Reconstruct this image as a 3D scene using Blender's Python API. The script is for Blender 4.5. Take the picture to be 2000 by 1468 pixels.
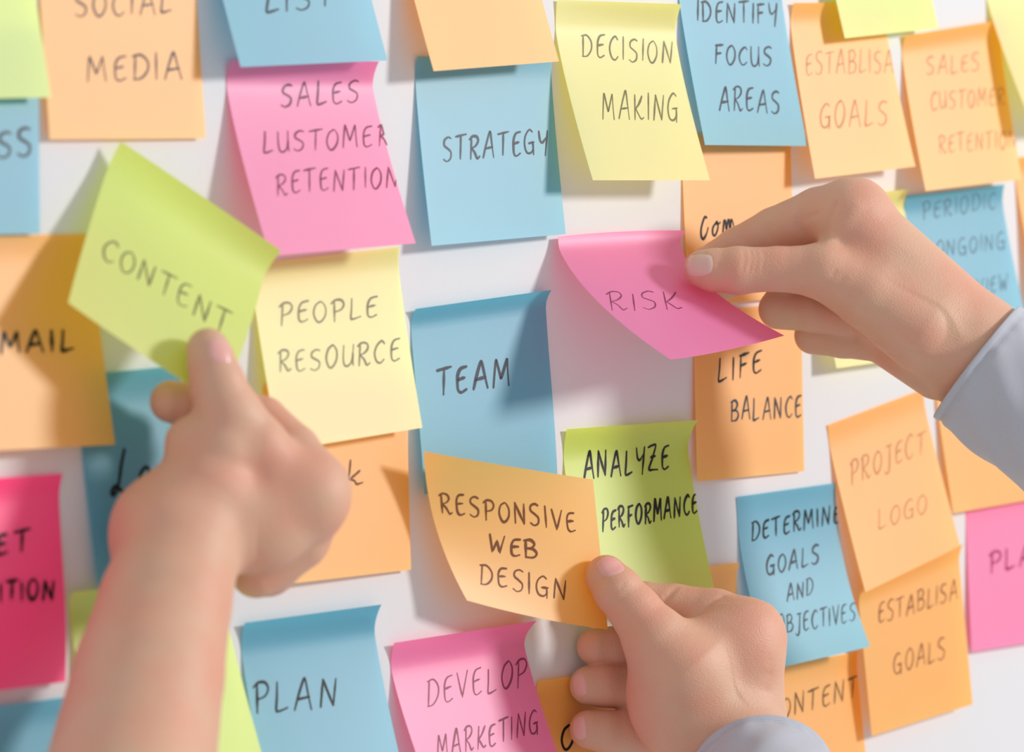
import bpy, math, random
import numpy as np
from mathutils import Vector, Matrix
random.seed(7)
SC = bpy.context.scene
for o in list(bpy.data.objects): bpy.data.objects.remove(o)

# ---------------------------------------------------------------- camera
# The board is the plane y = 0 (x to the right, z up, the viewer at y < 0); lengths below are mm.
BOARD_Z = 1450.0
FPX = 6000.0                       # focal length for a 2000 px wide frame
YAW, PITCH, ROLL, DIST = math.radians(45.0), math.radians(4.4), math.radians(-3.3), 1257.0
cF = np.array([math.sin(YAW)*math.cos(PITCH), math.cos(YAW)*math.cos(PITCH), -math.sin(PITCH)])
R0 = np.array([math.cos(YAW), -math.sin(YAW), 0.0]); U0 = np.cross(R0, cF)
cR = R0*math.cos(ROLL) + U0*math.sin(ROLL)
cU = -R0*math.sin(ROLL) + U0*math.cos(ROLL)
cC = -cF*DIST
OFF = np.array([0, 0, BOARD_Z])
cam_d = bpy.data.cameras.new('camera'); cam = bpy.data.objects.new('camera', cam_d)
SC.collection.objects.link(cam); SC.camera = cam
M = Matrix.Identity(4)
for i in range(3):
    M[i][0], M[i][1], M[i][2], M[i][3] = cR[i], cU[i], -cF[i], (cC+OFF)[i]*0.001
cam.matrix_world = M
cam_d.sensor_width = 36; cam_d.sensor_fit = 'HORIZONTAL'; cam_d.lens = FPX*36/2000
cam_d.clip_start = 0.05; cam_d.clip_end = 50
cam_d.dof.use_dof = True; cam_d.dof.focus_distance = 1.275; cam_d.dof.aperture_fstop = 7.8

# ---------------------------------------------------------------- world, light, exposure
W = bpy.data.worlds.new('studio'); SC.world = W; W.use_nodes = True
bg = W.node_tree.nodes['Background']
bg.inputs[0].default_value = (0.98, 0.97, 1.0, 1); bg.inputs[1].default_value = 0.55
ld = bpy.data.lights.new('softbox', 'AREA'); ld.shape = 'DISK'; ld.size = 0.40
ld.energy = 43; ld.color = (1.0, 0.98, 0.95)
lo = bpy.data.objects.new('softbox', ld); SC.collection.objects.link(lo)
ldir = Vector((0.82, -1.0, 0.34)).normalized()
lo.location = Vector((0, 0, BOARD_Z*.001)) + ldir*2.6
lo.rotation_euler = ldir.to_track_quat('Z', 'Y').to_euler()
SC.view_settings.view_transform = 'Standard'; SC.view_settings.look = 'None'
SC.view_settings.gamma = 1; SC.view_settings.use_curve_mapping = False
SC.view_settings.exposure = -0.06

# ---------------------------------------------------------------- helpers
def at(px, py, lift=0.0):
    """point that stands `lift` mm off the board, seen at (px, py); board frame, mm"""
    d = cF + cR*((px-1000)/FPX) - cU*((py-734)/FPX)
    t = (-lift - cC[1])/d[1]
    return cC + d*t
def proj(P):
    """(..,3) mm -> pixels"""
    V = np.asarray(P) - cC
    z = V@cF
    return 1000 + FPX*(V@cR)/z, 734 - FPX*(V@cU)/z, z
def mesh_obj(name, verts, faces, mat, parent=None, smooth=True):
    me = bpy.data.meshes.new(name)
    me.from_pydata([tuple(v) for v in verts], [], faces)
    if smooth: me.polygons.foreach_set('use_smooth', [True]*len(me.polygons))
    me.materials.append(mat); me.update()
    o = bpy.data.objects.new(name, me); SC.collection.objects.link(o)
    if parent is not None: o.parent = parent
    return o
def mesh_np(name, V, Q, mat, parent=None):
    me = bpy.data.meshes.new(name)
    V = np.asarray(V, np.float32); Q = np.asarray(Q, np.int32)
    me.vertices.add(len(V)); me.vertices.foreach_set('co', V.ravel())
    me.loops.add(Q.size); me.loops.foreach_set('vertex_index', Q.ravel())
    me.polygons.add(len(Q))
    me.polygons.foreach_set('loop_start', np.arange(0, Q.size, Q.shape[1], dtype=np.int32))
    me.update(calc_edges=True); me.validate()
    me.polygons.foreach_set('use_smooth', [True]*len(me.polygons))
    me.materials.append(mat)
    o = bpy.data.objects.new(name, me); SC.collection.objects.link(o)
    if parent is not None: o.parent = parent
    return o
def world(P): return (np.asarray(P) + OFF)*0.001

# ---------------------------------------------------------------- materials
def nodes_of(m):
    m.use_nodes = True; nt = m.node_tree
    return nt, nt.nodes['Principled BSDF'], nt.nodes['Material Output']
def paper(name, col, tcol=None, rough=0.53, spec=1.0, trans=0.50):
    m = bpy.data.materials.new(name); nt, b, out = nodes_of(m); N, L = nt.nodes, nt.links
    tc = N.new('ShaderNodeTexCoord')
    n1 = N.new('ShaderNodeTexNoise'); n1.inputs['Scale'].default_value = 900; n1.inputs['Detail'].default_value = 3
    n2 = N.new('ShaderNodeTexNoise'); n2.inputs['Scale'].default_value = 60
    L.new(tc.outputs['Object'], n1.inputs['Vector']); L.new(tc.outputs['Object'], n2.inputs['Vector'])
    mix = N.new('ShaderNodeMix'); mix.data_type = 'RGBA'; mix.blend_type = 'MULTIPLY'
    mr = N.new('ShaderNodeMapRange'); mr.inputs[3].default_value = 0.94; mr.inputs[4].default_value = 1.0
    L.new(n2.outputs[0], mr.inputs[0]); mix.inputs[0].default_value = 1
    mix.inputs[6].default_value = (*col, 1); L.new(mr.outputs[0], mix.inputs[7])
    L.new(mix.outputs[2], b.inputs['Base Color'])
    b.inputs['Roughness'].default_value = rough; b.inputs['IOR'].default_value = 2.1
    b.inputs['Specular IOR Level'].default_value = spec
    bump = N.new('ShaderNodeBump'); bump.inputs['Strength'].default_value = 0.12; bump.inputs['Distance'].default_value = 0.0002
    L.new(n1.outputs[0], bump.inputs['Height']); L.new(bump.outputs[0], b.inputs['Normal'])
    tr = N.new('ShaderNodeBsdfTranslucent'); tr.inputs[0].default_value = (*tcol, 1)
    ms = N.new('ShaderNodeMixShader'); ms.inputs[0].default_value = trans
    L.new(b.outputs[0], ms.inputs[1]); L.new(tr.outputs[0], ms.inputs[2]); L.new(ms.outputs[0], out.inputs[0])
    return m
COL = dict(
    orange=(1.42, 0.86, 0.13), blue=(0.17, 0.74, 0.98), yellow=(1.12, 1.14, 0.46), pink=(1.34, 0.42, 0.92),
    lime=(1.06, 1.22, 0.22), green=(0.96, 1.12, 0.11), magenta=(2.0, 0.11, 0.62))  # green is lime paper with the shade on ANALYZE put into its colour
# light that comes through the sheet is deeper in colour than the face of the paper
THR = dict(orange=(1, .34, .03), blue=(.04, .36, .50), yellow=(.98, .84, .06), pink=(1, .09, .17),
    lime=(.66, .86, .04), green=(.60, .80, .03), magenta=(1, .03, .10))
PAP = {k: paper('paper_'+k, v, THR[k]) for k, v in COL.items()}
def ink(name, col, rough=0.42):
    m = bpy.data.materials.new(name); nt, b, out = nodes_of(m)
    b.inputs['Base Color'].default_value = (*col, 1); b.inputs['Roughness'].default_value = rough
    b.inputs['Specular IOR Level'].default_value = 0.25
    return m
INK = dict(black=ink('ink_black', (0.012, 0.011, 0.012)), grey=ink('ink_grey', (0.12, 0.085, 0.07)),
           brown=ink('ink_brown', (0.20, 0.075, 0.03)), faint=ink('ink_faint', (0.66, 0.30, 0.13)), rust=ink('ink_rust', (0.36, 0.14, 0.06)), mist=ink('ink_mist', (0.13, 0.24, 0.33)),  # faint: sheen and blur over the writing put into a paler ink colour
           plum=ink('ink_plum', (0.27, 0.055, 0.12)), olive=ink('ink_olive', (0.22, 0.20, 0.09)),
           slate=ink('ink_slate', (0.055, 0.065, 0.085)), rose=ink('ink_rose', (0.48, 0.015, 0.10)))

# ---------------------------------------------------------------- the board
wm = bpy.data.materials.new('board_white'); nt, b, out = nodes_of(wm)
b.inputs['Base Color'].default_value = (0.80, 0.80, 0.82, 1); b.inputs['Roughness'].default_value = 0.5
b.inputs['Specular IOR Level'].default_value = 0.35
tc = nt.nodes.new('ShaderNodeTexCoord'); nn = nt.nodes.new('ShaderNodeTexNoise'); nn.inputs['Scale'].default_value = 500
nn.inputs['Detail'].default_value = 4
bp = nt.nodes.new('ShaderNodeBump'); bp.inputs['Strength'].default_value = 0.15; bp.inputs['Distance'].default_value = 0.0003
nt.links.new(tc.outputs['Object'], nn.inputs['Vector']); nt.links.new(nn.outputs[0], bp.inputs['Height'])
nt.links.new(bp.outputs[0], b.inputs['Normal'])
bw = mesh_obj('wall_back', [(x, y, z) for y in (0, 0.03) for x, z in ((-1.4, 0), (1.6, 0), (1.6, 2.6), (-1.4, 2.6))],
    [(0, 1, 2, 3), (7, 6, 5, 4), (1, 0, 4, 5), (2, 1, 5, 6), (3, 2, 6, 7), (0, 3, 7, 4)], wm, smooth=False)
bw['kind'] = 'structure'

# ---------------------------------------------------------------- sticky notes
NU, NV = 24, 32
class Sheet:
    """a 76 mm paper square: f(u, v) -> mm, u to the right, v downwards"""
    def __init__(s, f): s.f = f
    def grid(s):
        u, v = np.meshgrid(np.linspace(0, 1, NU+1), np.linspace(0, 1, NV+1))
        return s.f(u, v)
    def inv(s, px, py):
        """note coordinates (u, v) of pixel positions, by Newton steps"""
        u = np.full(len(px), .5); v = np.full(len(px), .5); e = 1e-4
        for _ in range(14):
            x, y, _z = proj(s.f(u, v)); xu, yu, _z = proj(s.f(u+e, v)); xv, yv, _z = proj(s.f(u, v+e))
            a, b_, c, d = (xu-x)/e, (xv-x)/e, (yu-y)/e, (yv-y)/e
            det = a*d-b_*c; rx, ry = px-x, py-y
            u = np.clip(u + .9*(d*rx-b_*ry)/det, -.3, 1.3); v = np.clip(v + .9*(-c*rx+a*ry)/det, -.3, 1.3)
        return u, v
def normal(f, u, v):
    e = 1e-3
    n = np.cross(f(u+e, v)-f(u-e, v), f(u, v+e)-f(u, v-e))
    n /= np.linalg.norm(n, axis=-1, keepdims=True)
    return n*np.where(n[..., 1:2] > 0, -1, 1)

def stuck(tl, tr, br, bl, h=(12, 12), top=(2, 2), v0=.11, p=1.22, base=0.3, bulge=0.0):
    """note stuck by its upper strip; its top edge flares off by top=(left, right) mm, its foot by h=(left, right)"""
    A, B, C_, D = at(*tl, top[0]+base), at(*tr, top[1]+base), at(*br, h[1]+base), at(*bl, h[0]+base)
    def f(u, v):
        u = np.asarray(u, float); v = np.asarray(v, float); U, V = u[..., None], v[..., None]
        P = (A*(1-U)+B*U)*(1-V) + (D*(1-U)+C_*U)*V
        t = np.clip((v0-v)/v0, 0, 1)**1.8*(top[0]*(1-u)+top[1]*u)
        w = np.clip((v-v0)/(1-v0), 0, 1.3)
        g = w**p
        lift = base + t + g*(h[0]*(1-u)+h[1]*u) + bulge*np.sin(np.pi*np.clip(v, 0, 1))*w
        P = P.copy(); P[..., 1] = -lift
        return P
    return Sheet(f)
def lag(ts, t):
    out = []
    for i, a in enumerate(ts):
        w = 1
        for j, b_ in enumerate(ts):
            if j != i: w = w*(t-b_)/(a-b_)
        out.append(w)
    return out
def held(vs, us, rows, flare=(0, 0), v0=.15):
    """free sheet through control points rows[v][u] = (px, py, lift); its glued strip flares forward by flare=(left, right) mm"""
    K = np.array([[at(*q) for q in r] for r in rows])
    for j, u in enumerate(us): K[0, j, 1] += flare[0]*(1-u)+flare[1]*u
    def f(u, v):
        u = np.asarray(u, float); v = np.asarray(v, float)
        a = lag(vs, v); b_ = lag(us, u)
        P = 0
        for i in range(len(vs)):
            for j in range(len(us)):
                P = P + (a[i]*b_[j])[..., None]*K[i, j]
        P[..., 1] -= np.clip((v0-v)/v0, 0, 1)**2*(flare[0]*(1-u)+flare[1]*u)
        return P
    return Sheet(f)
def from_bottom(bl, br, h, rot=0.0):
    """the two upper corners (as pixels, at the board) of a note known by its lower corners"""
    D, C_ = at(*bl, h), at(*br, h)
    e = C_-D; e[1] = 0; e /= np.linalg.norm(e)
    up = np.array([-e[2], 0, e[0]]); L = math.sqrt(76**2-h**2)
    r = []
    for P in (D, C_):
        Q = P + up*L + e*rot; Q[1] = 0
        x, y, _z = proj(Q); r.append((float(x), float(y)))
    return r[0], r[1]
def from_top(tl, tr, h, rot=0.0, top=0):
    A, B = at(*tl, top), at(*tr, top)
    e = B-A; e[1] = 0; e /= np.linalg.norm(e)
    dn = np.array([e[2], 0, -e[0]]); L = math.sqrt(76**2-h**2)
    r = []
    for P in (A, B):
        Q = P + dn*L + e*rot; Q[1] = -h
        x, y, _z = proj(Q); r.append((float(x), float(y)))
    return r[1], r[0]          # br, bl

# single stroke hand lettering: unit height, list of (kind, points); s = smooth curve, p = straight segments
G = {
'A': (.72, [('s', [(0, 0), (.16, .5), (.36, 1.0), (.44, .98), (.56, .5), (.7, -.02)]), ('p', [(.1, .36), (.62, .42)])]),
'B': (.62, [('p', [(.04, .98), (.02, .0)]), ('s', [(-.06, .92), (.3, 1.0), (.5, .8), (.36, .58), (.1, .5)]), ('s', [(.1, .5), (.42, .5), (.6, .28), (.42, .04), (.0, .0)])]),
'C': (.58, [('s', [(.56, .86), (.4, 1.0), (.14, .8), (.02, .45), (.14, .08), (.36, -.02), (.56, .14)])]),
'D': (.62, [('p', [(.06, .96), (.04, .0)]), ('s', [(-.06, .94), (.3, .98), (.58, .7), (.58, .34), (.32, .04), (.0, .0)])]),
'E': (.52, [('s', [(.5, .98), (.2, .92), (.06, .7), (.04, .4), (.08, .1), (.24, .0), (.5, .1)]), ('s', [(.06, .5), (.26, .54), (.42, .56)])]),
'F': (.52, [('p', [(.08, .96), (.06, -.02)]), ('p', [(.0, .94), (.54, 1.0)]), ('p', [(.08, .5), (.42, .56)])]),
'G': (.66, [('s', [(.56, .9), (.36, 1.0), (.1, .76), (.02, .4), (.14, .06), (.4, .0), (.56, .16), (.56, .42)]), ('p', [(.3, .42), (.66, .46)]), ('p', [(.58, .44), (.6, -.08)])]),
'I': (.1, [('p', [(.06, 1.0), (.04, 0)])]),
'J': (.5, [('p', [(.1, .98), (.56, 1.0)]), ('s', [(.38, .98), (.38, .4), (.34, -.1), (.16, -.24), (.0, -.1)])]),
'K': (.6, [('p', [(.06, 1.0), (.04, 0)]), ('s', [(.54, .96), (.34, .66), (.1, .44)]), ('s', [(.1, .44), (.3, .2), (.46, .04), (.64, .1)])]),
'L': (.5, [('s', [(.08, 1.0), (.06, .5), (.02, .06), (.1, .0), (.3, .04), (.5, .1)])]),
'M': (.78, [('s', [(.0, 0), (.04, .5), (.1, 1.0), (.16, .92), (.34, .4), (.4, .38), (.62, .94), (.66, .98), (.7, .5), (.76, 0)])]),
'N': (.66, [('p', [(.02, 0), (.08, 1.0)]), ('p', [(.08, 1.0), (.54, .02)]), ('p', [(.54, .02), (.62, 1.0)])]),
'O': (.6, [('s', [(.34, 1.0), (.1, .82), (.0, .42), (.14, .04), (.34, .0), (.56, .3), (.58, .7), (.4, .98), (.26, .96)])]),
'P': (.56, [('p', [(.1, .98), (.08, -.05)]), ('s', [(-.06, .84), (.16, 1.0), (.44, .98), (.56, .76), (.42, .52), (.12, .42)])]),
'R': (.62, [('p', [(.08, .96), (.06, -.02)]), ('s', [(-.06, .86), (.16, 1.0), (.44, .96), (.52, .76), (.36, .56), (.1, .46)]), ('s', [(.1, .46), (.32, .26), (.46, .02), (.54, .0), (.66, .08)])]),
'S': (.56, [('s', [(.54, .94), (.34, 1.0), (.1, .88), (.08, .66), (.3, .52), (.5, .36), (.46, .1), (.22, -.02), (.0, .08)])]),
'T': (.6, [('p', [(-.06, .94), (.66, 1.02)]), ('p', [(.3, .96), (.28, 0)])]),
'U': (.58, [('s', [(.02, 1.0), (.02, .4), (.1, .06), (.28, .0), (.46, .14), (.54, .5), (.56, 1.0)]), ('s', [(.55, .6), (.56, .2), (.6, .0)])]),
'V': (.58, [('p', [(.0, 1.0), (.28, .0), (.6, 1.02)])]),
'W': (.78, [('p', [(.0, 1.0), (.14, .02), (.38, .66), (.52, .02), (.78, 1.0)])]),
'Y': (.58, [('s', [(.0, 1.0), (.08, .6), (.24, .5), (.5, .7)]), ('p', [(.58, 1.0), (.42, -.08)])]),
'Z': (.62, [('s', [(.0, .94), (.3, 1.0), (.54, .98), (.3, .5), (.02, .06), (.3, .02), (.66, .0)]), ('p', [(.16, .52), (.5, .56)])]),
' ': (.35, []),
# joined-up letters
'<L>': (.62, [('s', [(.46, 1.5), (.34, 1.0), (.24, .4), (.12, .0), (-.02, -.12), (-.04, .04), (.12, .2), (.34, .0), (.56, -.04), (.72, .1)])]),
'<e>': (.5, [('s', [(-.06, .12), (.2, .3), (.4, .56), (.34, .74), (.14, .6), (.06, .28), (.2, .0), (.48, .08)])]),
'<a>': (.5, [('s', [(.4, .6), (.2, .66), (.02, .3), (.14, .0), (.36, .2), (.44, .62)]), ('s', [(.44, .62), (.4, .2), (.5, .0), (.6, .1)])]),
'<k>': (.6, [('p', [(.12, 1.25), (.04, .0)]), ('s', [(.52, .66), (.34, .5), (.1, .3)]), ('s', [(.1, .3), (.3, .2), (.4, .02), (.66, .06)])]),
'<C>': (.6, [('s', [(.48, 1.0), (.3, 1.04), (.06, .6), (.04, .2), (.2, .0), (.44, .2), (.58, .5)])]),
'<o>': (.5, [('s', [(.3, .6), (.06, .4), (.06, .1), (.24, .0), (.44, .3), (.38, .62), (.28, .56), (.5, .5), (.62, .56)])]),
'<m>': (.8, [('s', [(.0, .0), (.06, .3), (.12, .56), (.22, .5), (.28, .1), (.4, .5), (.5, .5), (.56, .1), (.66, .5), (.76, .4), (.86, .1)])]),
}
def toks(t):
    out = []; i = 0
    while i < len(t):
        if t[i] == '<': out.append(t[i:i+3]); i += 3
        else: out.append(t[i]); i += 1
    return out
def spline(P):
    P = np.array(P, float); Q = np.vstack([2*P[0]-P[1], P, 2*P[-1]-P[-2]]); out = []
    for i in range(1, len(Q)-2):
        for t in np.linspace(0, 1, 6, endpoint=False):
            out.append(.5*((2*Q[i]) + (Q[i+1]-Q[i-1])*t + (2*Q[i-1]-5*Q[i]+4*Q[i+1]-Q[i+2])*t*t + (3*Q[i]-Q[i-1]-3*Q[i+1]+Q[i+2])*t**3))
    out.append(P[-1]); return np.array(out)
def straight(P):
    out = []
    for a, b_ in zip(P[:-1], P[1:]):
        for t in np.linspace(0, 1, 6, endpoint=False): out.append(np.array(a)*(1-t)+np.array(b_)*t)
    out.append(np.array(P[-1], float)); return np.array(out)
def lettering(sheet, lines, parent, origin):
    """one ribbon mesh per note, lying 0.08 mm over the paper and following its curl"""
    byink = {}
    for (txt, p0, p1, up, wd, ik) in lines:
        tk = toks(txt); gap = .30
        tot = sum(G[c][0] for c in tk)+gap*(len(tk)-1)
        p0, p1 = np.array(p0, float), np.array(p1, float)
        up = np.array(up if isinstance(up, tuple) else (0, -up), float)
        ax = (p1-p0)/tot; x = 0
        for c in tk:
            w_, st = G[c]
            jit = np.array([random.uniform(-.03, .03), random.uniform(-.05, .05)]); hs = random.uniform(.93, 1.06); sl = random.uniform(-.05, .05)
            for kind, pts in st:
                q = spline(pts) if kind == 's' else straight(pts)
                q = q*np.array([1, hs]); q[:, 0] += q[:, 1]*sl
                q = q + jit
                P = p0 + (q[:, :1]+x)*ax + q[:, 1:]*up
                ww = wd*random.uniform(.85, 1.12)
                byink.setdefault(ik, []).append((P, ww))
            x += w_+gap
    for ik, strokes in byink.items():
        V, F = [], []
        for P, ww in strokes:
            u, v = sheet.inv(P[:, 0], P[:, 1])
            keep = (u > -.005) & (u < 1.005) & (v > -.005) & (v < 1.005)
            if keep.sum() < 2: continue
            u, v = u[keep], v[keep]
            Q = sheet.f(u, v); n = normal(sheet.f, u, v)
            T = np.gradient(Q, axis=0); T /= np.linalg.norm(T, axis=1, keepdims=True)+1e-9
            S = np.cross(n, T); k = len(Q); s = np.linspace(0, 1, k)
            wv = ww*.5*(.62+.38*np.sin(np.pi*np.clip(s*1.15+.02, 0, 1))**.5)*(1+.12*np.sin(s*9+random.uniform(0, 6)))
            Q = Q + n*.08
            a = Q + S*wv[:, None]; b_ = Q - S*wv[:, None]
            # rounded ends
            e0, e1 = Q[0]-T[0]*wv[0]*.9, Q[-1]+T[-1]*wv[-1]*.9
            o = len(V); V += [e0] + list(a) + list(b_) + [e1]
            F.append((o, o+1, o+1+k))
            for i in range(k-1): F.append((o+1+i, o+2+i, o+2+k+i, o+1+k+i))
            F.append((o+k, o+2*k+1, o+2*k))
        if V: mesh_obj('handwriting', world(np.array(V))-origin, F, INK[ik], parent, smooth=False)
NOTES = {}
def note(key, sheet, color, label, group=None, lines=()):
    P = sheet.grid()
    org = world(sheet.f(np.array([.5]), np.array([.05]))[0]); org[1] = min(0, org[1])
    V = (world(P)-org).reshape(-1, 3)
    k = NU+1
    F = [(j*k+i, j*k+i+1, (j+1)*k+i+1, (j+1)*k+i) for j in range(NV) for i in range(NU)]
    # face the viewer
    a, b_, c = V[F[0][0]], V[F[0][1]], V[F[0][2]]
    if np.cross(b_-a, c-b_)[1] > 0: F = [tuple(reversed(q)) for q in F]
    o = mesh_obj('sticky_note', V, F, PAP[color])
    o.location = org; o['label'] = label; o['category'] = 'sticky note'
    if group: o['group'] = group
    if lines: lettering(sheet, lines, o, org)
    NOTES[key] = sheet
    return o

GW = 'sticky notes on the white board'
def top_note(key, tl, tr, h, color, label, lines=(), rot=0.0, **kw):
    br, bl = from_top(tl, tr, max(h), rot)
    return note(key, stuck(tl, tr, br, bl, h, **kw), color, label, GW, lines)
def bot_note(key, bl, br, h, color, label, lines=(), rot=0.0, **kw):
    tl, tr = from_bottom(bl, br, max(h), rot)
    return note(key, stuck(tl, tr, br, bl, h, **kw), color, label, GW, lines)
def quad_note(key, q, h, color, label, lines=(), **kw):
    return note(key, stuck(*q, h=h, **kw), color, label, GW, lines)

# --- left part
bot_note('ygl', (-188, 196), (100, 190), (6, 6), 'lime', 'blank pale yellow-green sticky note in the top left corner beside the orange MEDIA note', rot=-2, base=1.2)
bot_note('social', (97, 272), (402, 270), (3, 2.5), 'orange', 'orange sticky note reading SOCIAL MEDIA at top left',
    [('SOCIAL', (148, 30), (335, 25), 46, 1.0, 'grey'), ('MEDIA', (172, 160), (355, 152), 50, 1.0, 'grey')], rot=1.0, top=(1, 1))
quad_note('ess', ((-238, 62), (78, 58), (78, 456), (-235, 462)), (3, 3), 'blue', 'blue sticky note at the left edge with only the letters SS showing',
    [('ESS', (-42, 307), (62, 303), 52, 1.4, 'slate')], top=(.5, .5))
bot_note('list', (470, 131), (757, 118), (15, 13), 'blue', 'blue sticky note at top with the cut-off word LIST above the pink sales note',
    [('LIST', (520, 24), (650, 12), 46, 1.1, 'slate')], rot=0)
quad_note('mail', ((-150, 461), (180, 457), (225, 868), (-98, 884)), (8, 9), 'orange', 'orange sticky note at the left edge reading MAIL, half in shadow',
    [('MAIL', (2, 690), (143, 682), 42, 1.7, 'black')], top=(.5, .5))
quad_note('le', ((150, 733), (430, 706), (470, 1112), (192, 1148)), (3, 5), 'blue', 'blue sticky note behind the left hand with cursive letters starting Le',
    [('<L><e><a>', (222, 958), (338, 948), 56, 1.5, 'black')], top=(1, 4), v0=.16)
quad_note('etition', ((-190, 946), (122, 925), (128, 1331), (-188, 1372)), (9, 4), 'magenta', 'magenta sticky note at the lower left edge with word endings ET and ITION',
    [('ET', (-8, 1085), (55, 1076), 40, 1.5, 'black'), ('ITION', (0, 1173), (104, 1170), 38, 1.5, 'black')], bulge=3)
top_note('bluebl', (-180, 1402), (130, 1361), (6, 6), 'blue', 'blank blue sticky note in the bottom left corner below the magenta note')
quad_note('ygb', ((140, 1156), (437, 1124), (528, 1530), (205, 1560)), (10, 12), 'lime', 'yellow-green sticky note mostly hidden behind the left forearm', top=(3, 3))
quad_note('sales', ((450, 118), (740, 120), (812, 475), (527, 500)), (22, 21), 'pink', 'light pink sticky note reading SALES LUSTOMER RETENTION',
    [('SALES', (548, 210), (700, 198), 44, 1.0, 'plum'), ('LUSTOMER', (515, 299), (760, 284), 40, .85, 'plum'), ('RETENTION', (540, 380), (775, 364), 42, .85, 'plum')], top=(2.5, 4), v0=.13)
quad_note('people', ((493, 515), (780, 482), (825, 835), (545, 881)), (11, 9), 'yellow', 'pale yellow sticky note reading PEOPLE RESOURCE',
    [('PEOPLE', (546, 634), (737, 618), 42, .95, 'olive'), ('RESOURCE', (546, 727), (780, 704), 42, .95, 'olive')], top=(.5, 1))
quad_note('k', ((517, 750), (797, 742), (803, 1112), (545, 1142)), (6, 3), 'orange', 'orange sticky note below the PEOPLE RESOURCE note, ending in the letter k',
    [('<k>', (678, 948), (706, 944), 40, 1.0, 'brown')], top=(.5, .5))
# --- middle
bot_note('blank', (847, 139), (1092, 120), (14, 14), 'orange', 'blank orange sticky note cut off by the top edge above the STRATEGY note', rot=0)
quad_note('strategy', ((816, 110), (1078, 112), (1105, 457), (843, 480)), (9, 6), 'blue', 'light blue sticky note reading STRATEGY',
    [('STRATEGY', (866, 314), (1070, 298), 46, 1.15, 'slate')], top=(1.5, .5))
quad_note('decision', ((1088, 0), (1331, 8), (1387, 352), (1158, 352)), (20, 20), 'yellow', 'pale yellow sticky note reading DECISION MAKING',
    [('DECISION', (1138, 112), (1312, 124), 44, .95, 'olive'), ('MAKING', (1178, 231), (1324, 236), 50, .95, 'olive')], top=(1, 3.5), v0=.16)
quad_note('team', ((812, 603), (1077, 566), (1089, 930), (829, 965)), (5, 4), 'blue', 'blue sticky note reading TEAM with a pointed shadow across it',
    [('TEAM', (856, 770), (995, 750), 52, 1.5, 'slate')], top=(3, 3.5), v0=.09, bulge=1.0)
quad_note('develop', ((770, 1255), (1048, 1212), (1133, 1590), (872, 1632)), (24, 20), 'pink', 'pink sticky note reading DEVELOP MARKETING at the bottom, curling off the board',
    [('DEVELOP', (835, 1378), (1028, 1336), 50, .9, 'plum'), ('MARKETING', (855, 1482), (1050, 1432), 46, .9, 'plum')], top=(3, 9), v0=.14, p=1.25)
quad_note('plan', ((478, 1216), (745, 1180), (800, 1560), (528, 1598)), (10, 14), 'blue', 'blue sticky note reading PLAN at the bottom edge',
    [('PLAN', (498, 1392), (655, 1378), 56, 1.2, 'black')], top=(3, 5), v0=.15)
quad_note('analyze', ((1107, 838), (1363, 820), (1400, 1172), (1150, 1195)), (13, 15), 'green', 'lime green sticky note, its shade put into the paper colour, reading ANALYZE PERFORMANCE',
    [('ANALYZE', (1140, 936), (1306, 914), 48, 1.35, 'black'), ('PERFORMANCE', (1176, 1036), (1362, 1002), 40, 1.25, 'black')], top=(2, 6), v0=.16)
top_note('o', (1052, 1328), (1296, 1300), (6, 6), 'orange', 'orange sticky note in shadow behind the curled fingers at the bottom, letter O showing',
    [('O', (1097, 1466), (1120, 1462), 46, 1.3, 'black')])
top_note('behind', (1225, 1126), (1444, 1098), (3, 3), 'orange', 'blank orange sticky note hidden behind the green ANALYZE PERFORMANCE note')
# --- right
quad_note('com', ((1333, 262), (1546, 250), (1556, 580), (1345, 598)), (3, 3), 'orange', 'orange sticky note behind the upper right hand with cursive Com in black',
    [('<C><o><m>', (1368, 470), (1432, 450), 42, 1.3, 'black')], top=(.5, .5))
quad_note('life', ((1358, 612), (1568, 588), (1571, 920), (1362, 940)), (4, 2), 'orange', 'orange sticky note reading LIFE BALANCE under the pink RISK note',
    [('LIFE', (1403, 747), (1487, 727), 44, 1.3, 'black'), ('BALANCE', (1428, 822), (1565, 812), 42, 1.2, 'slate')], top=(.5, .5))
bot_note('identify', (1377, 283), (1577, 285), (11, 8), 'blue', 'light blue sticky note reading IDENTIFY FOCUS AREAS',
    [('IDENTIFY', (1362, 40), (1517, 48), 40, 1.15, 'slate'), ('FOCUS', (1396, 124), (1507, 129), 36, 1.15, 'slate'), ('AREAS', (1406, 216), (1522, 219), 44, 1.15, 'slate')], rot=-1)
quad_note('estab', ((1550, 6), (1733, 4), (1788, 325), (1592, 349)), (12, 12), 'orange', 'pale orange sticky note reading ESTABLISA GOALS at top right under a green note',
    [('ESTABLISA', (1574, 147), (1744, 140), 44, .9, 'faint'), ('GOALS', (1602, 248), (1732, 243), 48, 1.1, 'faint')])
bot_note('greentr', (1650, 75), (1833, 55), (9, 9), 'lime', 'blank green sticky note cut off by the top edge at the upper right')
quad_note('sales2', ((1768, 70), (1960, 38), (1996, 350), (1808, 373)), (12, 12), 'orange', 'pale orange sticky note at right reading SALES CUSTOMER RETENTION',
    [('SALES', (1810, 145), (1912, 138), 34, 1.0, 'faint'), ('CUSTOMER', (1818, 214), (1962, 204), 34, 1.0, 'faint'), ('RETENTION', (1835, 298), (1984, 288), 34, .9, 'faint')])
bot_note('yellowr', (2018, 250), (2195, 232), (20, 20), 'yellow', 'pale yellow sticky note, its left edge only, in the top right corner', rot=-2)
top_note('oranger', (1986, 308), (2160, 292), (8, 8), 'orange', 'orange sticky note sliver at the right edge beside the PERIODIC note', rot=2)
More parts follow.
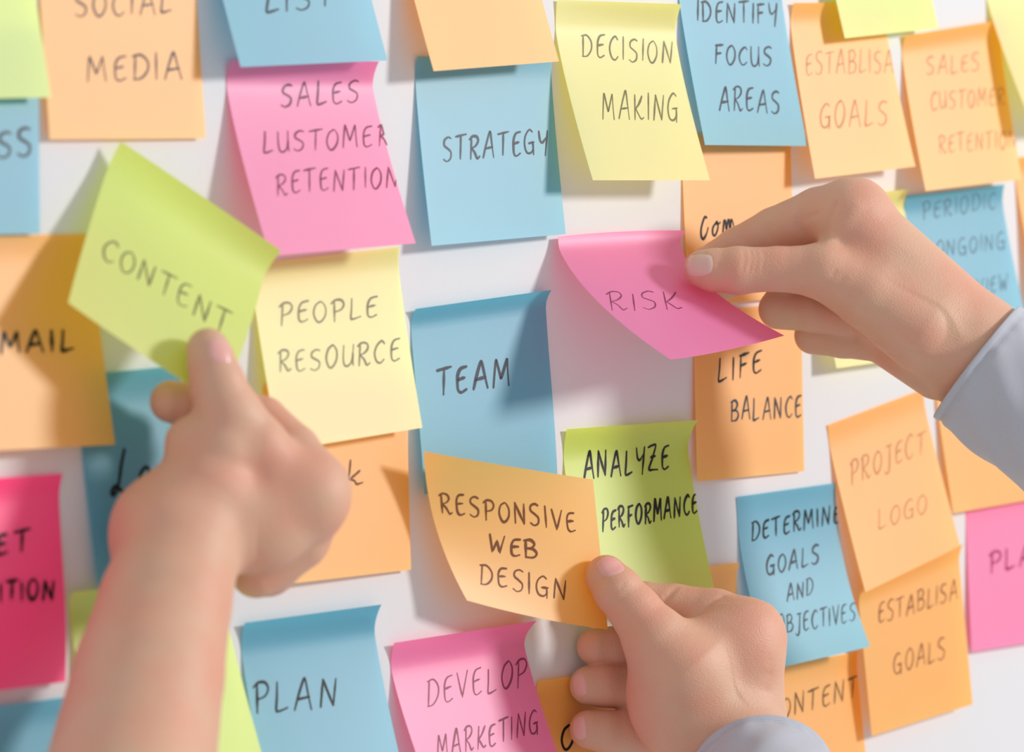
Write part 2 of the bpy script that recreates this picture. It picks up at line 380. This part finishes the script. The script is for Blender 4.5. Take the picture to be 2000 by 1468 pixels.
quad_note('periodic', ((1770, 382), (1962, 360), (2016, 676), (1826, 705)), (11, 11), 'blue', 'light blue sticky note at right reading PERIODIC ONGOING REVIEW, partly behind the wrist',
    [('PERIODIC', (1803, 428), (1945, 405), 32, 1.0, 'mist'), ('ONGOING', (1828, 502), (1962, 484), 32, 1.0, 'mist'), ('REVIEW', (1872, 582), (1968, 565), 32, 1.0, 'mist')])
quad_note('yellowh', ((1580, 392), (1776, 369), (1828, 692), (1634, 719)), (9, 9), 'yellow', 'pale yellow sticky note almost hidden behind the upper right hand', top=(2, 4))
quad_note('determine', ((1440, 970), (1632, 943), (1700, 1262), (1512, 1306)), (17, 16), 'blue', 'light blue sticky note reading DETERMINE GOALS AND OBJECTIVES',
    [('DETERMINE', (1468, 1057), (1640, 1018), 36, 1.2, 'black'), ('GOALS', (1497, 1122), (1598, 1098), 36, 1.15, 'slate'), ('AND', (1537, 1174), (1588, 1160), 32, .9, 'slate'), ('OBJECTIVES', (1520, 1238), (1670, 1212), 36, .9, 'slate')], top=(.5, .5), p=1.9)
quad_note('logo', ((1617, 830), (1803, 760), (1876, 1066), (1690, 1156)), (10, 8), 'orange', 'pale orange sticky note reading PROJECT LOGO, tilted, below the cuff',
    [('PROJECT', (1662, 944), (1806, 884), 44, 1.1, 'faint'), ('LOGO', (1717, 1032), (1810, 1000), 38, .9, 'faint')], top=(.5, .5))
quad_note('estab2', ((1684, 1150), (1881, 1062), (1900, 1375), (1703, 1437)), (3, 2), 'orange', 'orange sticky note at lower right reading ESTABLISA GOALS under the PROJECT LOGO note',
    [('ESTABLISA', (1716, 1218), (1870, 1168), 38, 1.0, 'rust'), ('GOALS', (1746, 1316), (1846, 1284), 40, 1.05, 'rust')], top=(2.5, 3), base=5.5, p=1.0)
quad_note('oranger2', ((1826, 694), (2012, 660), (2058, 968), (1862, 1002)), (5, 5), 'orange', 'blank orange sticky note at the right edge below the striped cuff')
quad_note('pla', ((1888, 985), (2072, 952), (2088, 1243), (1898, 1273)), (3, 3), 'pink', 'pink sticky note at the right edge with the letters PLA',
    [('PLAN', (1933, 1118), (2052, 1096), 38, 1.4, 'rose')], top=(.3, .3))
top_note('content2', (1478, 1309), (1675, 1272), (6, 6), 'orange', 'orange sticky note at the bottom reading ONTENT beside the lower hand',
    [('CONTENT', (1500, 1412), (1674, 1360), 40, 1.0, 'brown')], rot=1, top=(.5, .5))

# --- the three notes held by hands
risk = held([0, .45, 1], [0, .5, 1], [
    [(1091, 462, 3.2), (1215, 452, 3.4), (1340, 450, 4)],
    [(1146, 566, 20), (1256, 556, 19), (1362, 536, 18)],
    [(1310, 702, 59), (1418, 684, 55), (1532, 655, 50)]], (2.6, 3.0), .16)
note('risk', risk, 'pink', 'pink sticky note reading RISK, lifted by the upper right hand', None,
    [('RISK', (1192, 607), (1330, 603), (-6, -34), .75, 'plum')])
resp = held([0, .5, 1], [0, .5, 1], [
    [(828, 881, 15), (993, 910, 18), (1158, 936, 21)],
    [(851, 1028, 11), (1010, 1060, 16), (1172, 1075, 22)],
    [(912, 1172, 16), (1050, 1206, 20), (1187, 1229, 24)]])
note('resp', resp, 'orange', 'orange sticky note reading RESPONSIVE WEB DESIGN, pinched by the lower hand', None,
    [('RESPONSIVE', (862, 1000), (1124, 1038), (-3, -40), 1.1, 'brown'), ('WEB', (957, 1077), (1050, 1090), 36, 1.4, 'brown'), ('DESIGN', (938, 1138), (1105, 1172), 40, 1.0, 'brown')])
cont = held([0, .5, 1], [0, .5, 1], [
    [(236, 276, 6), (392, 381, 18), (550, 490, 30)],
    [(176, 436, 11), (328, 545, 22), (490, 632, 33)],
    [(133, 591, 22), (284, 696, 31), (432, 792, 40)]], (2.5, 7), .24)
note('content', cont, 'lime', 'lime green sticky note reading CONTENT, tilted, held by the left hand', None,
    [('CONTENT', (197, 500), (440, 652), (12, -42), .85, 'olive')])

# ---------------------------------------------------------------- people: hands as one continuous surface each
class Field:
    """signed distance of a hand in a local frame (x right, y down, d towards the viewer; 1 unit is about 0.21 mm)"""
    def __init__(s): s.ops = []
    def cap(s, a, b, ra, rb, k=10, sub=None): s.ops.append(('c', np.array(a, float), np.array(b, float), ra, rb, k)); return s
    def chain(s, pts, k=10):
        """tapering limb through (x, y, d, r) joints; its segments blend softly, then the limb joins with k"""
        s.ops.append(('chain', [np.array(p, float) for p in pts], k)); return s
    def ell(s, c, r, k=10, rot=0.0, yaw=0.0): s.ops.append(('e', np.array(c, float), np.array(r, float), k, rot, yaw)); return s
    def groove(s, pts, w, amp): s.ops.append(('g', [np.array(p, float) for p in pts], w, amp)); return s
def d_cap(P, a, b, ra, rb):
    ab = b-a; L2 = ab@ab
    t = np.clip(((P-a)@ab)/max(L2, 1e-9), 0, 1)
    return np.linalg.norm(P-a-t[..., None]*ab, axis=-1) - (ra+(rb-ra)*t)
def smin(a, b, k):
    h = np.clip(k-np.abs(a-b), 0, None)/k
    return np.minimum(a, b)-h*h*k*.25
def op_eval(op, P, D):
    if op[0] == 'c': return smin(D, d_cap(P, op[1], op[2], op[3], op[4]), op[5])
    if op[0] == 'chain':
        pts = op[1]; e = None
        for p, q in zip(pts[:-1], pts[1:]):
            c = d_cap(P, p[:3], q[:3], p[3], q[3])
            e = c if e is None else smin(e, c, 9)
        return smin(D, e, op[2])
    if op[0] == 'e':
        Q = P-op[1]; r = op[2]
        c, s_ = math.cos(op[4]), math.sin(op[4])
        x, y, z = Q[..., 0]*c+Q[..., 1]*s_, -Q[..., 0]*s_+Q[..., 1]*c, Q[..., 2]
        c, s_ = math.cos(op[5]), math.sin(op[5])
        x, z = x*c+z*s_, -x*s_+z*c
        k0 = np.sqrt((x/r[0])**2+(y/r[1])**2+(z/r[2])**2)
        k1 = np.sqrt((x/r[0]**2)**2+(y/r[1]**2)**2+(z/r[2]**2)**2)+1e-9
        return smin(D, k0*(k0-1)/k1, op[3])
    if op[0] == 'g':
        e = None
        for p, q in zip(op[1][:-1], op[1][1:]):
            c = d_cap(P, p[:3], q[:3], 0, 0); e = c if e is None else np.minimum(e, c)
        return D + op[3]*np.exp(-(e/op[2])**2)
def op_box(op):
    if op[0] == 'c': pts = [(op[1], op[3]+op[5]), (op[2], op[4]+op[5])]
    elif op[0] == 'chain': pts = [(p[:3], p[3]+op[2]) for p in op[1]]
    elif op[0] == 'e': pts = [(op[1], max(op[2])+op[3])]
    else: pts = [(p[:3], op[2]*2.6) for p in op[1]]
    return np.min([p-r for p, r in pts], 0), np.max([p+r for p, r in pts], 0)
def field_at(F, P):
    D = np.full(P.shape[:-1], 1e3)
    for op in F.ops: D = op_eval(op, P, D)
    return D
def surface(F, lo, hi, h):
    """naive surface nets over the field"""
    lo, hi = np.array(lo, float), np.array(hi, float)
    n = np.ceil((hi-lo)/h).astype(int)+1
    D = np.full(n, 60.0, np.float32)
    ax = [lo[i]+h*np.arange(n[i]) for i in range(3)]
    for op in F.ops:
        a, b_ = op_box(op); m = 6
        i0 = np.clip(np.floor((a-m-lo)/h).astype(int), 0, n); i1 = np.clip(np.ceil((b_+m-lo)/h).astype(int)+1, 0, n)
        if np.any(i1 <= i0): continue
        sl = tuple(slice(p, q) for p, q in zip(i0, i1))
        G3 = np.stack(np.meshgrid(*[ax[i][sl[i]] for i in range(3)], indexing='ij'), -1).astype(np.float32)
        D[sl] = op_eval(op, G3, D[sl])
    S = D < 0
    c = np.zeros(tuple(n-1), np.int8)
    cor = [(i, j, k) for i in (0, 1) for j in (0, 1) for k in (0, 1)]
    def cs(A, i, j, k): return A[i:n[0]-1+i, j:n[1]-1+j, k:n[2]-1+k]
    for q in cor: c += cs(S, *q)
    act = (c > 0) & (c < 8)
    idx = -np.ones(act.shape, np.int64); ids = np.argwhere(act); idx[act] = np.arange(len(ids))
    acc = np.zeros((len(ids), 3)); cnt = np.zeros(len(ids))
    dv = {q: D[ids[:, 0]+q[0], ids[:, 1]+q[1], ids[:, 2]+q[2]].astype(float) for q in cor}
    for q in cor:
        for axn in range(3):
            if q[axn] == 0:
                r = list(q); r[axn] = 1; r = tuple(r)
                A, B = dv[q], dv[r]; m = (A < 0) != (B < 0)
                t = np.where(m, A/np.where(m, A-B, 1), 0)
                p = np.tile(np.array(q, float), (len(ids), 1)); p[:, axn] = t
                acc[m] += p[m]; cnt[m] += 1
    V = lo + h*(ids + acc/cnt[:, None])
    Q = []
    for axn in range(3):
        u, v = [(1, 2), (2, 0), (0, 1)][axn]
        s0 = [slice(1, n[i]-1) for i in range(3)]; s0[axn] = slice(0, n[axn]-1)
        s1 = list(s0); s1[axn] = slice(1, n[axn])
        A, B = S[tuple(s0)], S[tuple(s1)]
        for flip in (0, 1):
            m = (A & ~B) if not flip else (~A & B)
            e = np.argwhere(m) + np.array([sl.start for sl in s0])
            if not len(e): continue
            def cell(du, dv_):
                k = e.copy(); k[:, u] -= du; k[:, v] -= dv_
                return idx[k[:, 0], k[:, 1], k[:, 2]]
            q = np.stack([cell(0, 0), cell(1, 0), cell(1, 1), cell(0, 1)], 1)
            if flip: q = q[:, ::-1]
            Q.append(q)
    return V, np.vstack(Q)
def hand_frame(px, py, lift):
    """maps the local frame of a hand to mm; d = 0 lies at the depth of the pinch point"""
    zr = float((at(px, py, lift)-cC)@cF); s = zr/FPX
    def f(V):
        V = np.asarray(V, float); z = (zr - V[..., 2]*s)[..., None]
        return cC + z*(cF + cR*((V[..., 0:1]-1000)/FPX) - cU*((V[..., 1:2]-734)/FPX))
    return f

sk = bpy.data.materials.new('skin'); nt, b, out = nodes_of(sk); N, L = nt.nodes, nt.links
tc = N.new('ShaderNodeTexCoord'); na = N.new('ShaderNodeTexNoise'); na.inputs['Scale'].default_value = 38; na.inputs['Detail'].default_value = 3
nb = N.new('ShaderNodeTexNoise'); nb.inputs['Scale'].default_value = 900; nb.inputs['Detail'].default_value = 4
ncr = N.new('ShaderNodeTexVoronoi'); ncr.inputs['Scale'].default_value = 1400
for q in (na, nb, ncr): L.new(tc.outputs['Object'], q.inputs['Vector'])
cr = N.new('ShaderNodeValToRGB'); cr.color_ramp.elements[0].position = .35; cr.color_ramp.elements[1].position = .68
cr.color_ramp.elements[0].color = (0.77, 0.47, 0.32, 1); cr.color_ramp.elements[1].color = (0.80, 0.39, 0.27, 1)
L.new(na.outputs[0], cr.inputs[0]); L.new(cr.outputs[0], b.inputs['Base Color'])
b.inputs['Roughness'].default_value = 0.52; b.inputs['Specular IOR Level'].default_value = 0.5
b.inputs['Subsurface Weight'].default_value = 0.22; b.inputs['Subsurface Radius'].default_value = (1.0, 0.35, 0.2)
b.inputs['Subsurface Scale'].default_value = 0.003
ad = N.new('ShaderNodeMath'); ad.operation = 'ADD'; L.new(nb.outputs[0], ad.inputs[0]); L.new(ncr.outputs[0], ad.inputs[1])
bp = N.new('ShaderNodeBump'); bp.inputs['Strength'].default_value = 0.5; bp.inputs['Distance'].default_value = 0.0002
L.new(ad.outputs[0], bp.inputs['Height']); L.new(bp.outputs[0], b.inputs['Normal'])
def nail_mat(name, col, rough):
    m = bpy.data.materials.new(name); nt, b, out = nodes_of(m)
    b.inputs['Base Color'].default_value = (*col, 1); b.inputs['Roughness'].default_value = rough
    b.inputs['Subsurface Weight'].default_value = 0.2; b.inputs['Subsurface Scale'].default_value = 0.002
    b.inputs['Coat Weight'].default_value = 0.5; b.inputs['Coat Roughness'].default_value = 0.2
    return m
NAIL = nail_mat('nail_bare', (0.90, 0.47, 0.42), .30); NAILP = nail_mat('nail_polished', (0.85, 0.56, 0.47), .24)

def nail(F, fr, c, ax, ay, wid, ln, mat, parent, name='fingernail', sink=1.0, label=None):
    """nail plate laid on the finger: c centre, ax the finger direction (towards the tip), ay outward normal"""
    c, ax, nrm = np.array(c, float), np.array(ax, float), np.array(ay, float)
    ax /= np.linalg.norm(ax); nrm -= ax*(nrm@ax); nrm /= np.linalg.norm(nrm); sd = np.cross(ax, nrm)
    nu, nv = 14, 14
    u, v = np.meshgrid(np.linspace(-1, 1, nu), np.linspace(-1, 1, nv))
    # rounded-square outline
    uu = u*np.sqrt(1-.42*v*v); vv = v*np.sqrt(1-.42*u*u)
    P = c + ax*(vv*ln)[..., None] + sd*(uu*wid)[..., None] + nrm*30
    t = np.zeros(P.shape[:-1])
    for _ in range(50):
        d = field_at(F, P - nrm*t[..., None]); t += np.clip(d, -2, 4)*.8
    t = np.minimum(t, t.min()+wid*1.0)
    edge = np.maximum(np.abs(u), np.abs(v))
    H = P - nrm*(t - 2.2*np.clip((1-edge)*4, 0, 1) + .8)[..., None]
    V = world(fr(H.reshape(-1, 3))) - np.array(parent.location)
    Fc = [(j*nu+i, j*nu+i+1, (j+1)*nu+i+1, (j+1)*nu+i) for j in range(nv-1) for i in range(nu-1)]
    o = mesh_obj(name, V, Fc, mat, parent)
    if label: o['label'] = label
    return o
def person(F, fr, lo, hi, h, label):
    V, Q = surface(F, lo, hi, h)
    Wd = world(fr(V)); org = Wd.mean(0)
    print('hand', len(V), 'nearest to board mm', round(float(-Wd[:, 1].max()*1000), 1))
    a, b_, c = Wd[Q[:, 0]], Wd[Q[:, 1]], Wd[Q[:, 2]]
    # orient outwards by the field gradient at one face
    n = np.cross(b_-a, c-a); g = V[Q[:, 0]]
    i = int(len(Q)/2); e = 1.0
    gr = np.array([float(field_at(F, g[i:i+1]+e*np.eye(3)[k])[0]-field_at(F, g[i:i+1]-e*np.eye(3)[k])[0]) for k in range(3)])
    gw = fr((g[i]+gr/np.linalg.norm(gr)*3)[None])[0]-fr(g[i][None])[0]
    if n[i]@gw < 0: Q = Q[:, ::-1]
    o = mesh_np('person', Wd-org, Q, sk); o.location = org
    sm = o.modifiers.new('smooth', 'SMOOTH'); sm.factor = .5; sm.iterations = 3
    o['label'] = label; o['category'] = 'person'
    return o

# ---- upper right hand
F2 = Field()
F2.cap((1665, 432, -10), (1905, 690, -20), 74, 108, 1)                       # back of the hand to the wrist
F2.cap((1905, 690, -20), (2130, 900, -30), 108, 120, 30)                     # wrist and forearm
F2.chain([(1668, 415, -30, 62), (1690, 470, -120, 56), (1720, 560, -190, 48)], 40)   # row of knuckles, away from the viewer
F2.ell((1735, 590, -60), (120, 92, 85), 40, rot=.75)
F2.cap((1722, 650, -92), (1838, 700, -60), 58, 82, 10)                       # heel of the hand
F2.chain([(1800, 640, 30, 84), (1700, 575, 40, 70), (1612, 530, 46, 56)], 36)         # thumb base
F2.chain([(1612, 529, 46, 54), (1520, 525, 44, 43), (1442, 528, 44, 46), (1392, 527, 40, 41), (1371, 524, 38, 36)], 14)
F2.chain([(1672, 420, -8, 64), (1600, 420, -40, 54), (1512, 452, -62, 47)], 22)       # index
F2.chain([(1512, 452, -62, 47), (1440, 486, -62, 41), (1384, 512, -46, 33)], 5)
F2.chain([(1620, 480, -110, 44), (1530, 590, -112, 39)], 6)                   # middle
F2.chain([(1520, 604, -104, 39), (1590, 610, -78, 38), (1660, 625, -70, 36)], 5)
F2.chain([(1450, 540, -88, 34), (1418, 556, -72, 30)], 5)
F2.chain([(1690, 540, -150, 40), (1600, 640, -140, 36)], 4)                   # ring
F2.chain([(1588, 655, -128, 37), (1645, 664, -108, 34), (1700, 672, -90, 33)], 3)
F2.groove([(1572, 372, 14), (1560, 400, 14), (1560, 440, 4), (1572, 474, -4)], 8, 8)
F2.groove([(1572, 425, 12), (1600, 418, 26)], 5, 2.5)
F2.groove([(1604, 470, 40), (1622, 430, 46), (1634, 400, 48)], 7, 4.5)
F2.groove([(1618, 474, 62), (1650, 440, 60), (1672, 405, 56)], 12, -3.5)
F2.groove([(1612, 462, 60), (1590, 474, 50)], 5, 2.5)
F2.groove([(1592, 574, 60), (1612, 548, 92), (1636, 526, 108)], 4, 2.6)
F2.groove([(1600, 586, 60), (1628, 560, 92), (1650, 540, 108)], 4, 1.8)
for x0 in (1452, 1465, 1476, 1489): F2.groove([(x0, 488, 70), (x0+3, 505, 86), (x0-2, 530, 90)], 3, 1.8)
for q in ([(1655, 640), (1720, 650), (1790, 640)], [(1680, 662), (1740, 668), (1800, 650)], [(1720, 690), (1780, 690), (1830, 670)]):
    F2.groove([(x, y, 56+20*(i == 1)) for i, (x, y) in enumerate(q)], 5, 1.6)
F2.groove([(1396, 494, 60), (1404, 520, 80), (1396, 546, 66)], 4, 1.8)
for q in ([(1668, 600), (1712, 612), (1760, 604)], [(1640, 566), (1672, 590), (1700, 622)], [(1700, 560), (1690, 600), (1668, 634)], [(1745, 640), (1772, 668), (1800, 690)]):
    F2.groove([(x, y, 92+16*(i == 1)) for i, (x, y) in enumerate(q)], 6, 1.8)
F2.groove([(1700, 470, 44), (1780, 560, 70), (1880, 660, 84)], 14, -2.5)
F2.groove([(1445, 462, -18), (1462, 476, -14)], 6, 3)
F2.groove([(1495, 440, -16), (1506, 468, -14)], 6, 3)
fr2 = hand_frame(1345, 515, 19)
h2 = person(F2, fr2, (1320, 330, -225), (2140, 1020, 150), 3.2, 'person in a striped white shirt whose hand lifts the pink RISK note')
nail(F2, fr2, (1374, 521, 40), (-1, .05, -.25), (.0, -.12, 1), 24, 31, NAILP, h2, label='pearly polished thumbnail')

# ---- lower hand
F3 = Field()
F3.cap((1449, 1264, -20), (1438, 1480, -10), 76, 90, 1)                      # back of the hand
F3.cap((1435, 1430, 0), (1500, 1580, 150), 96, 104, 30)
F3.cap((1265, 1385, -92), (1340, 1420, -80), 46, 62, 12)
F3.chain([(1460, 1240, -20, 66), (1440, 1290, -110, 60), (1420, 1360, -140, 46)], 40)
F3.cap((1458, 1250, -22), (1456, 1390, -12), 58, 62, 40)
F3.ell((1345, 1372, 30), (118, 140, 92), 40, rot=-.45)                        # thumb base
F3.ell((1425, 1268, 16), (98, 74, 62), 30, rot=.3)
F3.chain([(1335, 1310, 50, 92), (1282, 1250, 55, 66), (1240, 1192, 52, 50)], 34)
F3.chain([(1240, 1192, 52, 50), (1206, 1152, 50, 47), (1184, 1124, 44, 41)], 12)
F3.chain([(1460, 1233, -10, 63), (1395, 1208, -50, 58), (1318, 1188, -66, 48)], 20)   # index
F3.chain([(1318, 1188, -66, 48), (1255, 1180, -70, 44), (1205, 1172, -58, 34)], 5)
F3.chain([(1420, 1290, -110, 46), (1330, 1270, -118, 42), (1250, 1262, -100, 39)], 6)
F3.chain([(1250, 1262, -100, 39), (1200, 1262, -88, 38), (1163, 1263, -76, 37)], 4)  # middle
F3.chain([(1400, 1350, -130, 46), (1300, 1342, -122, 50), (1220, 1340, -98, 46)], 5)
F3.chain([(1220, 1340, -98, 46), (1175, 1337, -76, 42), (1150, 1338, -66, 38)], 3)   # ring
F3.chain([(1400, 1440, -120, 42), (1300, 1436, -108, 48), (1220, 1430, -80, 46)], 5)
F3.chain([(1220, 1430, -80, 46), (1180, 1428, -62, 40), (1150, 1424, -52, 38)], 3)    # little
F3.groove([(1326, 1140, -40), (1306, 1165, -24), (1288, 1196, -22)], 6, 3.0)
F3.groove([(1318, 1146, -40), (1298, 1170, -24)], 5, 1.8)
F3.groove([(1410, 1168, -10), (1372, 1190, 8), (1350, 1226, 16)], 7, 3.2)
F3.groove([(1352, 1227, 50), (1372, 1222, 44)], 6, 2.0)
for q in ([(1196, 1160), (1212, 1150), (1220, 1136)], [(1206, 1176), (1224, 1160)]):
    F3.groove([(x, y, 96) for x, y in q], 4, 1.6)
F3.groove([(1158, 1136, 70), (1166, 1140, 80), (1178, 1124, 84)], 4, 1.6)
for q in ([(1440, 1290), (1470, 1296), (1500, 1288)], [(1430, 1312), (1466, 1322), (1504, 1316)], [(1436, 1340), (1470, 1350), (1506, 1350)], [(1300, 1215), (1322, 1240), (1352, 1252)]):
    F3.groove([(x, y, 52) for x, y in q], 7, 1.6)
F3.groove([(1212, 1290, 70), (1232, 1262, 92), (1256, 1248, 100)], 6, 1.6)
F3.groove([(1500, 1345, 30), (1512, 1368, 30), (1524, 1392, 24)], 6, 3)
fr3 = hand_frame(1180, 1140, 22)
h3 = person(F3, fr3, (1090, 1060, -235), (1650, 1560, 160), 3.2, 'person in a pale blue cuff whose hand pinches the RESPONSIVE WEB DESIGN note')
nail(F3, fr3, (1190, 1112, 62), (-.45, -.75, -.35), (.35, -.35, 1), 27, 26, NAIL, h3)
nail(F3, fr3, (1149, 1336, -64), (-.2, -1, -.1), (-.58, .0, .82), 17, 25, NAIL, h3)
nail(F3, fr3, (1149, 1420, -50), (-.2, -1, -.1), (-.58, .0, .82), 17, 25, NAIL, h3)

# ---- left hand and forearm
F1 = Field()
F1.chain([(352, 1075, 80, 118), (322, 1180, 150, 130), (290, 1320, 240, 148), (245, 1560, 400, 172), (170, 1860, 640, 184)], 20)
F1.chain([(345, 1040, 60, 122), (400, 960, 40, 102), (432, 880, 40, 76), (446, 815, 42, 62)], 30)
F1.chain([(448, 800, 36, 56), (496, 872, 24, 66), (545, 935, 0, 74)], 20)
F1.ell((490, 1035, 14), (112, 84, 78), 40)
F1.cap((400, 1010, 30), (596, 975, -10), 98, 80, 36)                         # back of the hand
F1.chain([(602, 965, -10, 78), (580, 1030, -80, 70), (520, 1100, -110, 66)], 34)
F1.chain([(590, 1062, -60, 48), (500, 1118, -60, 50)], 20)
F1.ell((300, 1040, 40), (76, 96, 80), 50)
for x0 in (272, 300, 330): F1.groove([(x0+8, 1010, 140), (x0, 1090, 170), (x0-10, 1170, 200)], 40, -4)
F1.chain([(442, 812, 44, 60), (424, 748, 46, 54), (412, 705, 44, 46), (406, 682, 40, 42)], 14)
F1.chain([(610, 948, -20, 70), (575, 880, -60, 50), (515, 820, -92, 46)], 16)         # index
F1.chain([(515, 820, -92, 46), (440, 800, -92, 45), (370, 792, -60, 45), (334, 784, -50, 42)], 5)
F1.ell((372, 862, 30), (50, 48, 50), 30)
F1.groove([(548, 834, -20), (575, 890, 0), (610, 905, 6)], 6, 3.0)
F1.groove([(392, 806, 60), (378, 836, 40), (340, 870, 30)], 6, 2.5)
F1.groove([(384, 668, 66), (388, 680, 76), (398, 674, 80)], 4, 1.8)
fr1 = hand_frame(415, 730, 37)
h1 = person(F1, fr1, (60, 620, -185), (710, 2060, 840), 4.0, 'person with a bare forearm at left whose hand holds the lime CONTENT note')
nail(F1, fr1, (425, 688, 70), (.05, -1, -.30), (.55, .0, 1), 27, 27, NAIL, h1)

# ---- shirt sleeves
cl = bpy.data.materials.new('shirt_cloth'); nt, b, out = nodes_of(cl); N, L = nt.nodes, nt.links
uvn = N.new('ShaderNodeUVMap'); sp = N.new('ShaderNodeSeparateXYZ'); L.new(uvn.outputs[0], sp.inputs[0])
mu = N.new('ShaderNodeMath'); mu.operation = 'MULTIPLY'; mu.inputs[1].default_value = 2*math.pi/0.55; L.new(sp.outputs[1], mu.inputs[0])
si = N.new('ShaderNodeMath'); si.operation = 'SINE'; L.new(mu.outputs[0], si.inputs[0])
mr = N.new('ShaderNodeMapRange'); mr.inputs[1].default_value = -.4; mr.inputs[2].default_value = .6; L.new(si.outputs[0], mr.inputs[0])
mx = N.new('ShaderNodeMix'); mx.data_type = 'RGBA'; mx.inputs[6].default_value = (.68, .68, .72, 1); mx.inputs[7].default_value = (.36, .40, .50, 1)
L.new(mr.outputs[0], mx.inputs[0]); L.new(mx.outputs[2], b.inputs['Base Color'])
b.inputs['Roughness'].default_value = .85; b.inputs['Sheen Weight'].default_value = .3
wv = N.new('ShaderNodeTexNoise'); wv.inputs['Scale'].default_value = 900
tc = N.new('ShaderNodeTexCoord'); L.new(tc.outputs['Object'], wv.inputs['Vector'])
bp = N.new('ShaderNodeBump'); bp.inputs['Strength'].default_value = .25; bp.inputs['Distance'].default_value = .0002
L.new(wv.outputs[0], bp.inputs['Height']); L.new(bp.outputs[0], b.inputs['Normal'])
def sleeve(fr, c0, axis, side, a, bb, length, parent, grow=.12, seed=1, plain=False):
    rnd = random.Random(seed)
    ax = np.array(axis, float); ax /= np.linalg.norm(ax)
    sd = np.array(side, float); sd -= ax*(sd@ax); sd /= np.linalg.norm(sd); th3 = np.cross(sd, ax)
    if th3[2] < 0: th3 = -th3
    nt_, ns = 96, 60; ph = [rnd.uniform(0, 6.28) for _ in range(8)]
    V, UV = [], []
    def row(s, r_off):
        t = np.linspace(0, 2*np.pi, nt_, endpoint=False)
        g = 1+grow*min(1, s/length) + (-.035*math.exp(-((s-16)/5)**2))
        near = min(1, s/30)
        wr = near*(2.6*np.sin(5*t+ph[0]+s*.03)+2.0*np.sin(9*t+ph[1]-s*.05)+3.0*np.sin(3*t+ph[2])*np.sin(s*.025+ph[3]))
        wr += 1.1*np.sin(23*t+ph[4])*np.exp(-((s-22)/12)**2)
        A, B = a*g+r_off+wr, bb*g+r_off+wr
        c = np.array(c0, float)+ax*s
        return c + sd*(A*np.cos(t))[:, None] + th3*(B*np.sin(t))[:, None], t
    rows = [(s_, -5) for s_ in (40, 26, 12, 3)] + [(0, -3), (-1.2, -1.5), (0, 0)] + [(2.5+length*(i/ns)**1.3, 0) for i in range(ns)]
    for s_, ro in rows:
        P, t = row(s_, ro); V.append(P); UV += [(q/6.283, s_*.21) for q in t]
    V = np.vstack(V); n = len(rows)
    F = [(j*nt_+i, j*nt_+(i+1) % nt_, (j+1)*nt_+(i+1) % nt_, (j+1)*nt_+i) for j in range(n-1) for i in range(nt_)]
    o = mesh_obj('shirt_sleeve', world(fr(V))-np.array(parent.location), F, cl, parent)
    me = o.data; uvl = me.uv_layers.new(name='UVMap')
    for lp in me.loops: uvl.data[lp.index].uv = UV[lp.vertex_index]
    bm_ = __import__('bmesh').new(); bm_.from_mesh(me); __import__('bmesh').ops.recalc_face_normals(bm_, faces=bm_.faces); bm_.to_mesh(me); bm_.free()
    return o
sleeve(fr2, (1908, 706, -15), (.79, .615, .06), (.615, -.79, 0), 138, 128, 640, h2, seed=3)['label'] = 'white sleeve with fine blue-grey pinstripes'
sleeve(fr3, (1487, 1522, 60), (.10, .62, .80), (1, .0, 0), 146, 160, 520, h3, seed=5)['label'] = 'pale blue-grey shirt sleeve'
